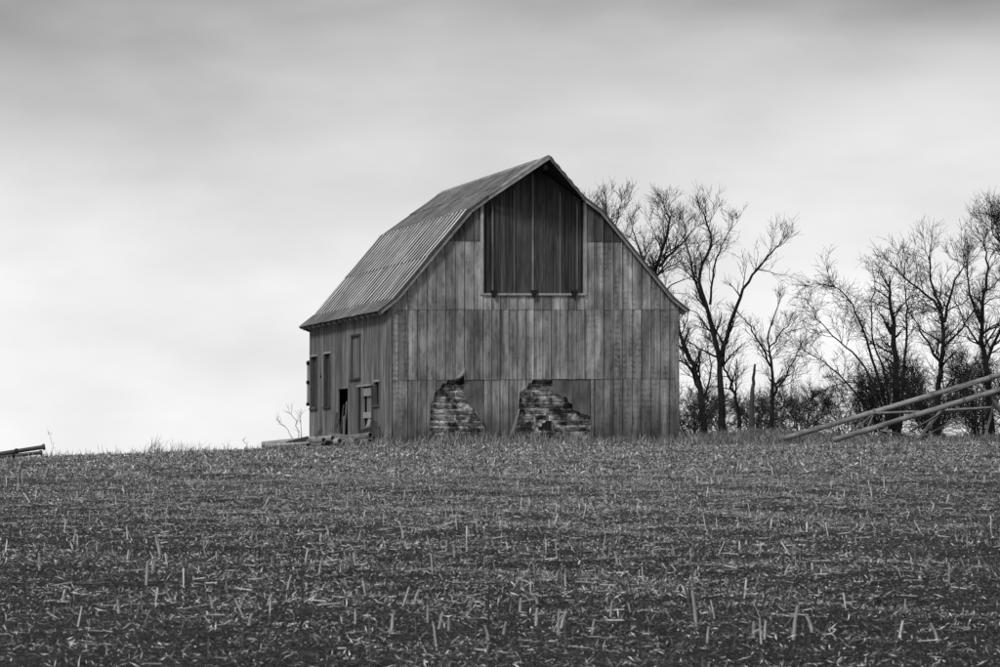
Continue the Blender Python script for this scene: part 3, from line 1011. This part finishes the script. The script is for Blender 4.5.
# ------------------------------------------------------------------ pipes
def hollow_pipe(name, a, b, r, m, parent, sides=14, wall=.026):
    a, b = Vector(a), Vector(b)
    V, Fc = [], []
    tube_into(V, Fc, [a, a.lerp(b, .33), a.lerp(b, .66), b], [r] * 4, sides)
    tube_into(V, Fc, [b, a.lerp(b, .66), a.lerp(b, .33), a], [r - wall] * 4, sides)
    n = sides
    # join the rims: outer start ring 0, outer end ring 3; inner rings are built from the other end, so angles run the other way
    V2 = V[:4 * n]
    F2 = Fc[:3 * n]
    ax = (b - a).normalized()
    inner0 = len(V2)
    for ring in (0, 3):
        c = a if ring == 0 else b
        for k in range(n):
            q = Vector(V[ring * n + k])
            V2.append(tuple(c + (q - c) * ((r - wall) / r)))
    mid0 = len(V2)
    for ring in (0, 3):
        c = a if ring == 0 else b
        inw = ax * (.6 if ring == 0 else -.6)
        for k in range(n):
            q = Vector(V[ring * n + k])
            V2.append(tuple(c + inw + (q - c) * ((r - wall) / r)))
    for e_, ring in ((0, 0), (1, 3)):
        for k in range(n):
            k2 = (k + 1) % n
            F2.append((ring * n + k, ring * n + k2, inner0 + e_ * n + k2, inner0 + e_ * n + k))
            F2.append((inner0 + e_ * n + k, inner0 + e_ * n + k2, mid0 + e_ * n + k2, mid0 + e_ * n + k))
    for k in range(n):
        k2 = (k + 1) % n
        F2.append((mid0 + k, mid0 + k2, mid0 + n + k2, mid0 + n + k))
    o = obj(name, V2, F2, m, parent, True)
    try:
        o.data.set_sharp_from_angle(angle=R(40))
    except Exception:
        pass
    return o


def bar(name, a, b, r, m, parent, sides=4):
    V, Fc = [], []
    a, b = Vector(a), Vector(b)
    tube_into(V, Fc, [a, b], [r, r], sides)
    Fc += [tuple(range(sides - 1, -1, -1)), tuple(range(sides, 2 * sides))]
    return obj(name, V, Fc, m, parent)


# collapsed pipe truss at the right
tx, ty = 9.04, 100.8
tr_ = empty('pipe_truss', (tx, ty, hz(tx, ty)))
tag(tr_, 'collapsed truss of two long sloping pipes and braces lying before the right-hand trees', 'pipe truss')
z0 = hz(tx, ty)


def L3(x, z, y):
    return (x - tx, y - ty, z - z0)


A0, A1 = L3(8.85, .07, 101.5), L3(18.6, 2.94, 101.5)
B0, B1 = L3(10.40, .05, 100.0), L3(18.6, 2.53, 100.0)
hollow_pipe('pipe', A0, A1, .085, 'pipe', tr_)
hollow_pipe('pipe', B0, B1, .085, 'pipe', tr_)
for k in range(5):
    for (p0, p1) in ((A0, A1), (B0, B1)):
        f = .12 + .19 * k
        c = Vector(p0).lerp(Vector(p1), f)
        ax = (Vector(p1) - Vector(p0)).normalized()
        bar('pipe_joint', c - ax * .04, c + ax * .04, .105, 'steel', tr_, 12)
for (a, ya), (b, yb), r in [(((11.86, 0.92), 101.4), ((10.95, 0.26), 100.1), .03), (((11.83, 0.88), 101.4), ((11.48, 0.42), 100.1), .03),
                            (((11.86, 0.91), 101.4), ((13.17, 0.95), 100.4), .045), (((13.93, 0.97), 101.2), ((13.03, 0.08), 99.9), .055),
                            (((13.93, 0.97), 100.1), ((13.0, 0.35), 101.3), .035),
                            (((14.0, 0.99), 100.6), ((17.2, 1.19), 100.7), .045), (((11.93, 0.36), 100.4), ((13.3, 0.10), 100.3), .035),
                            (((13.2, 0.14), 100.2), ((14.48, 0.76), 100.9), .025), (((15.0, 1.9), 101.5), ((15.3, 1.52), 100.1), .05),
                            (((14.2, 1.55), 101.4), ((15.0, 1.84), 101.0), .02), (((15.35, 1.42), 100.1), ((16.1, 0.35), 100.3), .06),
                            (((15.5, 1.1), 100.6), ((15.2, 0.1), 100.4), .04), (((15.9, 1.7), 100.1), ((15.3, .9), 100.8), .03)]:
    bar('brace', L3(a[0], a[1], ya), L3(b[0], b[1], yb), r, 'steel', tr_)

# two dark pipes at the far left
for (p0, p1, yy, r, lb) in [((-19.5, -1.02 + .02), (-14.22, -.155), 100.0, .066, 'upper of the two dark capped pipes poking in at the left picture edge'),
                            ((-19.5, -.93), (-14.27, -.335), 99.75, .056, 'lower of the two dark capped pipes poking in at the left picture edge')]:
    gz = hz(p1[0], yy)
    t = empty('steel_pipe', (p1[0], yy, gz))
    tag(t, lb, 'pipe', 'dark pipes at the left edge')
    q0, q1 = Vector((p0[0] - p1[0], -.3, p0[1] - gz)), Vector((0, 0, p1[1] - gz))
    hollow_pipe('pipe', q0, q1, r, 'pipe_dark', t)
    ax = (q1 - q0).normalized()
    bar('flange', q1 - ax * .07, q1 + ax * .012, r * 1.45, 'pipe_dark', t, 14)
    c = q1 - ax * .88
    bar('coupling', c - ax * .05, c + ax * .05, r * 1.3, 'iron', t, 14)
    bar('prop_leg', c, (c.x - .05, c.y + .1, hz(p1[0] + c.x, yy + .1) - gz - .05), .025, 'iron', t)
    bar('prop_leg', q1 - ax * 3.2, ((q1 - ax * 3.2).x, .1, hz(p1[0] - 3.2, yy) - gz - .05), .03, 'iron', t)

# heap of short pipes by the left barn wall: (end x, y, z above ground), direction, length
HEAP = [((-5.52, 106.0), .30, (-.62, .78), 2.6, .115, 'pale pipe on top of the heap below the gash, its large open end dark'),
        ((-5.28, 105.8), .2, (-.50, .87), 2.2, .115, 'second pale pipe of the heap, open end just right of the top one'),
        ((-5.82, 105.8), .26, (-.66, .75), 1.9, .095, 'pipe in the left part of the heap with a small dark open end'),
        ((-5.84, 105.5), .09, (-.60, .80), 1.7, .09, 'lowest pipe at the left front of the heap'),
        ((-4.26, 105.5), .38, (-.55, .83), 1.6, .11, 'upper pipe nearest the barn corner with round open end'),
        ((-4.28, 105.35), .17, (-.48, .88), 1.4, .11, 'lower pipe nearest the barn corner under the upper one'),
        ((-6.33, 105.6), .10, (-.7, .71), 1.4, .09, 'short dark-ended pipe at the far left of the heap'),
        ((-4.75, 105.6), .2, (-.5, .86), 1.5, .10, 'pipe in the middle of the heap, half hidden by grass'),
        ((-6.1, 106.5), .30, (-.97, .22), 1.9, .10, 'long pale pipe lying sideways along the back of the heap'),
        ((-6.3, 105.9), .13, (-.98, .18), 1.5, .10, 'pale pipe lying sideways at the heap\'s left end')]
for (xy, dz, dr, ln, r, lb) in HEAP:
    g = hz(*xy)
    t = hollow_pipe('drain_pipe', (0, 0, max(dz, r)), (dr[0] * ln, dr[1] * ln, max(dz, r) * .55 + hz(xy[0] + dr[0] * ln, xy[1] + dr[1] * ln) - g + .05), r, 'trim' if 'pale' in lb else 'pipe', None)
    t.location = (xy[0], xy[1], g)
    tag(t, lb, 'pipe', 'pipes heaped by the barn')


def plank(label, xy, a, b, wid, thk, m, cat='plank', group='broken planks by the barn', name='broken_plank'):
    g = hz(*xy)
    a, b = Vector(a), Vector(b)
    ax = (b - a).normalized()
    s = ax.cross(Vector((.2, 1, .1))).normalized() * wid / 2
    n = ax.cross(s).normalized() * thk / 2
    vs = [a + s + n, a - s + n, a - s * .9 - n, a + s - n, b + s * .7 + n + ax * .05, b - s + n, b - s - n - ax * .03, b + s - n + ax * .04]
    o = obj(name, vs, [(3, 2, 1, 0), (4, 5, 6, 7), (0, 1, 5, 4), (1, 2, 6, 5), (2, 3, 7, 6), (3, 0, 4, 7)], m)
    o.location = (xy[0], xy[1], g)
    return tag(o, label, cat, group)


plank('dark plank standing upright against the side wall near the corner', (-4.15, 105.6), (0, 0, -.05), (.04, .12, .82), .16, .03, 'wood')
plank('broken board slanting up to the doorway above the pipe heap', (-4.95, 106.6), (-.15, 0, .02), (.55, .05, .62), .16, .04, 'plank')
plank('dark timber crossing the pipe heap below the doorway', (-4.75, 106.4), (-.2, 0, .28), (.5, .0, .55), .14, .05, 'wood')
plank('dark bent scrap lying on the left end of the pipe heap', (-6.75, 106.3), (-.35, 0, .18), (.35, .1, .36), .14, .03, 'wood')
plank('short pale board lying flat at the far left of the heap', (-7.05, 105.4), (-.4, 0, .03), (.5, .1, .10), .14, .04, 'plank')
plank('low dark post stump beside the barn corner', (-3.98, 105.25), (0, 0, -.05), (.0, .02, .55), .12, .05, 'wood')
plank('pale splintered board leaning across the broken doorway', (-4.6, 107.2), (-.1, -.3, .0), (.3, .25, 1.1), .10, .025, 'trim')
plank('narrow dark board leaning on the wall left of the gash', (-5.75, 110.6), (.0, 0, -.05), (.1, .15, 1.2), .10, .025, 'wood')
plank('short dark offcut lying on the grass before the pipe heap', (-5.0, 105.2), (-.3, 0, .05), (.3, .05, .14), .10, .06, 'wood')
plank('grey board thrown across the top of the pipe heap', (-5.15, 106.1), (-.55, .1, .42), (.35, .0, .30), .13, .03, 'plank')
plank('dark split post lying against the wall under the small window', (-4.35, 106.1), (-.35, .0, .48), (.3, .05, .68), .12, .08, 'wood')
plank('dark plank end sticking up from the left of the pipe heap', (-6.2, 106.6), (-.2, 0, .1), (.25, .1, .62), .12, .04, 'wood')
plank('pale branch lying on the crest in front of the bare trees', (7.35, 101.5), (-.25, 0, .02), (.35, .1, .14), .05, .04, 'plank', 'branch', None, 'fallen_branch')
plank('short dark log lying at the barn\'s right corner', (6.75, 107), (-.3, 0, .06), (.35, .1, .08), .16, .14, 'wood', 'log', None, 'fallen_log')


# ------------------------------------------------------------------ field residue (nobody could count it)
def visible_points(n, y0, y1, bias):
    """random points over the worked field, a little wider than the part in view; bias < 1 puts more near the camera"""
    out = np.zeros((0, 2))
    while len(out) < n:
        y = y0 + (y1 - y0) * RNG.random(n) ** bias
        half = .165 * y + 3.0
        keep = RNG.random(n) < half / (.165 * y1 + 3.0)
        x = (RNG.random(n) * 2 - 1) * half
        p = np.stack([x, y], -1)[keep]
        c, s = math.cos(TH), math.sin(TH)
        u = (p[:, 0] - BX) * c + (p[:, 1] - BY) * s
        v = -(p[:, 0] - BX) * s + (p[:, 1] - BY) * c
        inside = (u > -.1) & (u < 10.1) & (v > -.1)
        out = np.concatenate([out, p[~inside]])
    return out[:n]


def patch_density(p):
    x, y = p[:, 0], p[:, 1]
    a = .5 + .5 * np.sin(.55 * x + .13 * y + 1.0) * np.sin(.21 * y - .35 * x + .4)
    b = .5 + .5 * np.sin(1.9 * x - .8 * y) * np.sin(.9 * y + 1.3 * x + 2)
    c = .5 + .5 * np.sin(8.27 * (x * .97 + y * .05 + .08 * np.sin(y * .6)))
    base = np.interp(y, [15, 22, 45, 90], [.5, .78, 1.0, 1.0]) * np.interp(x / y, [-.16, -.08, .02, .10, .16], [.6, .88, 1.05, .85, .55])  # litter thinned near and sideways: edge darkening put into the density
    return np.clip((.52 + .22 * a + .1 * b + .2 * c) * base, .05, 1)


def scraps(n, y0, y1, bias, lmin, lmax, wmin, wmax, tones):
    p = visible_points(int(n * 1.7), y0, y1, bias)
    p = p[RNG.random(len(p)) < patch_density(p)][:n]
    n = len(p)
    z = height(p[:, 0], p[:, 1])
    yaw = RNG.uniform(0, 2 * math.pi, n)
    pit = RNG.normal(.15, .48, n)
    L = RNG.uniform(lmin, lmax, n) * RNG.uniform(.5, 1, n)
    w = RNG.uniform(wmin, wmax, n)
    d = np.stack([np.cos(yaw) * np.cos(pit), np.sin(yaw) * np.cos(pit), np.sin(pit)], -1)
    roll = RNG.normal(0, .7, n)
    sd = np.stack([-np.sin(yaw), np.cos(yaw), np.zeros(n)], -1)
    upv = np.cross(d, sd)
    sd = sd * np.cos(roll)[:, None] + upv * np.sin(roll)[:, None]
    upv = np.cross(d, sd)
    c0 = np.stack([p[:, 0], p[:, 1], z + .012 + np.abs(np.sin(pit)) * L * .4 + RNG.uniform(0, .03, n)], -1)
    bend = RNG.normal(0, .25, n)[:, None] * L[:, None] * upv
    a = c0 - d * L[:, None] / 2
    b = c0 + bend * .5
    c = c0 + d * L[:, None] / 2
    h = sd * w[:, None] / 2
    V = np.stack([a, b - h, c, b + h], 1).reshape(-1, 3)          # a bent sliver
    Fq = (np.arange(n)[:, None] * 4 + np.array([[0, 1, 2, 3]]))
    t = RNG.choice(tones, n) * RNG.uniform(.75, 1.15, n)
    return V, Fq, t


TN = [1.6, 1.6, 1.3, 1.0, .8, .6, .45, .32, .22, .6, .45, .3, .15]
V1_, F1_, T1_ = scraps(380000, 15, 107, .95, .02, .12, .0035, .011, TN)
V2_, F2_, T2_ = scraps(335000, 15, 75, 1.0, .012, .06, .003, .009, TN)
V3_, F3_, T3_ = scraps(30000, 60, 106, 1.0, .08, .22, .02, .05, [1.3, .9, .6, .4, .25])
Va = np.concatenate([V1_, V2_, V3_])
Fa = np.concatenate([F1_, F2_ + len(V1_), F3_ + len(V1_) + len(V2_)])
lit = fast_mesh('corn_litter', Va, Fa, 'residue', np.concatenate([T1_, T2_, T3_]))
lit['kind'] = 'stuff'
tag(lit, 'chopped leaves and husks littering the harvested corn field', 'corn litter')


def sticks(n, y0, y1, bias, lmin, lmax, rmin, rmax, standing, tones, sides=3, lean=.25, pts=None):
    if pts is None:
        p = visible_points(int(n * 1.8), y0, y1, bias)
        p = p[RNG.random(len(p)) < patch_density(p)][:n]
    else:
        p = pts
    n = len(p)
    z = height(p[:, 0], p[:, 1])
    yaw = RNG.uniform(0, 2 * math.pi, n)
    L = RNG.uniform(lmin, lmax, n)
    r = RNG.uniform(rmin, rmax, n)
    if standing:
        ln = np.abs(RNG.normal(0, lean, n))
        d = np.stack([np.cos(yaw) * np.sin(ln), np.sin(yaw) * np.sin(ln), np.cos(ln)], -1)
        a = np.stack([p[:, 0], p[:, 1], z - .02], -1)
    else:
        pit = RNG.normal(.03, .09, n)
        d = np.stack([np.cos(yaw) * np.cos(pit), np.sin(yaw) * np.cos(pit), np.sin(pit)], -1)
        a = np.stack([p[:, 0], p[:, 1], z + r + .012], -1) - d * L[:, None] / 2
    b = a + d * L[:, None]
    q = np.cross(d, np.array([[.3, .8, .5]]))
    q /= np.linalg.norm(q, axis=1)[:, None]
    w = np.cross(d, q)
    ringa, ringb = [], []
    for k in range(sides):
        g = 2 * math.pi * k / sides
        o = (q * math.cos(g) + w * math.sin(g)) * r[:, None]
        ringa.append(a + o)
        ringb.append(b + o * .8 + d * (RNG.normal(0, .012, n))[:, None])
    V = np.stack(ringa + ringb, 1).reshape(-1, 3)
    i = np.arange(n)[:, None] * (2 * sides)
    fl = [i + np.array([[k, (k + 1) % sides, sides + (k + 1) % sides, sides + k]]) for k in range(sides)]
    if sides == 4:
        fl.append(i + np.array([[4, 5, 6, 7]]))
    Fq = np.concatenate(fl, 1).reshape(-1, 4)
    t = np.repeat(RNG.choice(tones, n) * RNG.uniform(.8, 1.15, n), len(fl))
    return V, Fq, t


V1_, F1_, T1_ = sticks(26000, 15, 106, .9, .03, .18, .003, .008, False, [1.4, 1.0, .7, .4, .25, .2])
lay = fast_mesh('fallen_corn_stalks', V1_, F1_, 'residue', T1_)
lay['kind'] = 'stuff'
tag(lay, 'broken corn stalk pieces lying all over the dark field', 'corn stalks')
V1_, F1_, T1_ = sticks(4200, 20, 105, .85, .03, .19, .004, .010, True, [1.3, 1.0, .6, .4, .25], 4, .4)
V2_, F2_, T2_ = sticks(240, 15, 30, .8, .06, .32, .003, .007, True, [.08, .12, .2], 4, .22)
stb = fast_mesh('corn_stubble', np.concatenate([V1_, V2_]), np.concatenate([F1_, F2_ + len(V1_)]), 'residue', np.concatenate([T1_, T2_]))
stb['kind'] = 'stuff'
tag(stb, 'short corn stubble standing thinly across the whole field', 'stubble')


# dead grass: blades
def blades(centres, n_each, hmin, hmax, spreadx, lean, wid, tones, wind=(.0, 0)):
    C = np.repeat(np.array(centres, float), n_each, 0)
    n = len(C)
    x = C[:, 0] + RNG.normal(0, spreadx, n)
    y = C[:, 1] + RNG.normal(0, spreadx, n)
    z = height(x, y)
    h = RNG.uniform(hmin, hmax, n) * C[:, 2]
    lx = RNG.normal(wind[0], lean, n)
    ly = RNG.normal(wind[1], lean, n)
    yaw = RNG.uniform(-.9, .9, n)
    w = np.stack([np.cos(yaw), np.sin(yaw), np.zeros(n)], -1) * wid
    a = np.stack([x, y, z - .02], -1)
    b = a + np.stack([lx * h * .35, ly * h * .35, h * .6], -1)
    c = a + np.stack([lx * h, ly * h, h * np.clip(1 - .3 * np.abs(lx), .3, 1)], -1)
    V = np.stack([a - w, a + w, b - w * .8, b + w * .8, c - w * .15, c + w * .15], 1).reshape(-1, 3)
    i = np.arange(n)[:, None] * 6
    Fq = np.concatenate([i + np.array([[0, 1, 3, 2]]), i + np.array([[2, 3, 5, 4]])], 1).reshape(-1, 4)
    return V, Fq, np.repeat(RNG.choice(tones, n) * RNG.uniform(.8, 1.15, n), 2)


cs, sn = math.cos(TH), math.sin(TH)
foot = []
for u in np.arange(-.4, 10.6, .12):
    for d in (.12, .35, .7):
        k = 1.0 if d < .3 else .7
        if 1.2 < u < 3.6 or 3.9 < u < 5.2:
            k *= 1.5
        foot.append((BX + u * cs + (d + random.uniform(-.1, .1)) * sn, BY + u * sn - (d + random.uniform(-.1, .1)) * cs, k * random.uniform(.5, 1.1)))
for v in np.arange(0, 12, .2):
    for d in (.2, .6, 1.1):
        foot.append((BX - d * cs - v * sn, BY - d * sn + v * cs, random.uniform(.4, .9)))
Vg, Fg, Tg = blades(foot, 13, .12, .55, .14, .38, .009, [1.0, .8, .55, .4, .25])
Vh, Fh, Th = blades([f for f in foot if random.random() < .5], 2, .4, .95, .16, .25, .006, [.5, .3, .15, .1])
Fg = np.concatenate([Fg, Fh + len(Vg)])
Vg, Tg = np.concatenate([Vg, Vh]), np.concatenate([Tg, Th])
gr = fast_mesh('dead_grass', Vg, Fg, 'straw', Tg)
gr['kind'] = 'stuff'
tag(gr, 'dry pale grass growing along the foot of the barn walls', 'grass')
bank = []
for _ in range(2600):
    bank.append((random.uniform(6, 22), random.uniform(106, 132), random.uniform(.5, 1.1)))
for _ in range(350):
    bank.append((random.uniform(6.4, 9.5), random.uniform(101, 106), random.uniform(.4, 1.0)))
Vg, Fg, Tg = blades(bank, 8, .12, .5, .2, .45, .011, [.8, .55, .4, .25, .15])
gr = fast_mesh('bank_grass', Vg, Fg, 'straw', Tg)
gr['kind'] = 'stuff'
tag(gr, 'rough dead grass on the bank below the bare trees', 'grass')
crest = []
for _ in range(420):
    crest.append((random.uniform(-17, -6.5), random.uniform(98, 103), random.uniform(.3, 1.0)))
Vg, Fg, Tg = blades(crest, 3, .08, .46, .12, .5, .006, [.5, .3, .2, .12], (.25, 0))
gr = fast_mesh('crest_weeds', Vg, Fg, 'straw', Tg)
gr['kind'] = 'stuff'
tag(gr, 'sparse short dead weeds along the skyline left of the barn', 'weeds')
for (x, y, s, n, lb) in [(-10.85, 100, 1.0, 34, 'large wind-bent tuft of dead grass on the left skyline'),
                         (-10.1, 100.3, .75, 16, 'thin tuft of dead grass right of the large skyline tuft'),
                         (-9.25, 100.5, .6, 10, 'sparse dark grass tuft on the skyline midway to the pipe heap')]:
    Vg, Fg, Tg = blades([(x, y, s)], int(n * 1.3), .3, .8, .16, .32, .006, [.4, .25, .15], (.45, 0))
    o = fast_mesh('grass_tuft', Vg - np.array([[x, y, hz(x, y)]]), Fg, 'straw', Tg)
    o.location = (x, y, hz(x, y))
    tag(o, lb, 'grass tuft', 'tufts on the left skyline')
for (x, y, h_, lb) in [(-13.87, 99.5, .80, 'single tall thin dead weed stalk right of the dark pipes'), (-7.95, 101, .42, 'short thin weed stalk standing on the skyline left of the heap')]:
    make_tree('weed_stalk', lb, (x, y), [([(0, 0), (-.03, h_ * .4), (-.1, h_ * .8), (-.15, h_)], .010, .004)], int(x * 10) + 500, dens=3, blen=.22, levels=1, twr=.003, cat='weed', group='lone weed stalks', root_flare=1.0)

# prominent standing stalks, one by one
STALKS = [
    (1.32, 21.54, 0.25, -0.03), (1.64, 20.74, 0.11, 0.0), (1.63, 20.02, 0.16, -0.01), (1.66, 20.16, 0.11, 0.01), (1.31, 20.32, 0.1, 0.01),
    (2.07, 21.2, 0.1, -0.04), (2.8, 20.5, 0.1, -0.05), (1.84, 20.16, 0.21, 0.03), (3.65, 32.8, 0.08, -0.02), (1.69, 31.0, 0.11, -0.03),
    (-0.65, 23.78, 0.13, 0.05), (-0.49, 21.7, 0.12, -0.0), (-0.41, 21.32, 0.11, 0.03), (-0.34, 21.24, 0.08, -0.0), (-0.72, 21.3, 0.11, 0.01),
    (-0.07, 20.82, 0.1, -0.03), (0.24, 21.56, 0.12, 0.01), (0.4, 21.28, 0.11, 0.04), (-0.44, 30.76, 0.12, 0.0), (0.02, 21.08, 0.08, 0.02),
    (0.6, 21.04, 0.1, 0.02), (0.28, 23.34, 0.07, -0.04), (-1.56, 27.58, 0.15, 0.03), (-2.9, 26.28, 0.19, 0.01), (-2.09, 23.32, 0.09, -0.02),
    (-3.36, 31.74, 0.18, -0.05), (-4.54, 34.06, 0.13, 0.04), (-4.09, 32.52, 0.1, -0.0), (-2.67, 34.36, 0.12, 0.02), (-1.72, 25.84, 0.12, 0.04),
    (-1.69, 21.56, 0.08, 0.02), (-1.74, 23.94, 0.09, 0.04), (-2.73, 30.94, 0.09, -0.01), (-4.36, 41.8, 0.12, 0.03), (-8.66, 58.08, 0.24, -0.01),
    (-5.95, 43.26, 0.14, 0.04), (-3.01, 27.66, 0.12, 0.04), (-1.93, 36.24, 0.11, -0.04), (-1.06, 35.26, 0.16, -0.04), (1.09, 29.68, 0.11, -0.03),
    (2.43, 27.44, 0.09, 0.05), (1.74, 37.36, 0.11, -0.01), (0.14, 22.9, 0.1, 0.01), (-1.36, 32.44, 0.09, -0.02), (3.03, 23.98, 0.08, 0.0),
    (-2.69, 22.64, 0.1, -0.01), (-4.0, 27.86, 0.1, -0.01), (0.76, 22.08, 0.1, 0.01),
]  # x, y, height, lean
sm = {}
for i, (x, y, h_, ln) in enumerate(STALKS):
    V, Fc = [], []
    r = random.uniform(.007, .0125)
    tube_into(V, Fc, [Vector((0, 0, -.03)), Vector((ln * .45, .01, h_ * .5)), Vector((ln, .0, h_))], [r, r * .95, r * .8], 6)
    Fc.append(tuple(range(12, 18)))
    o = obj('corn_stalk', V, Fc, 'stalk')
    o.location = (x, y, hz(x, y))
    tag(o, 'bleached upright corn stalk stub standing out from the foreground stubble' if i else 'tallest bleached corn stalk in the foreground, below the barn\'s right corner', 'corn stalk', 'bright standing stalk stubs')
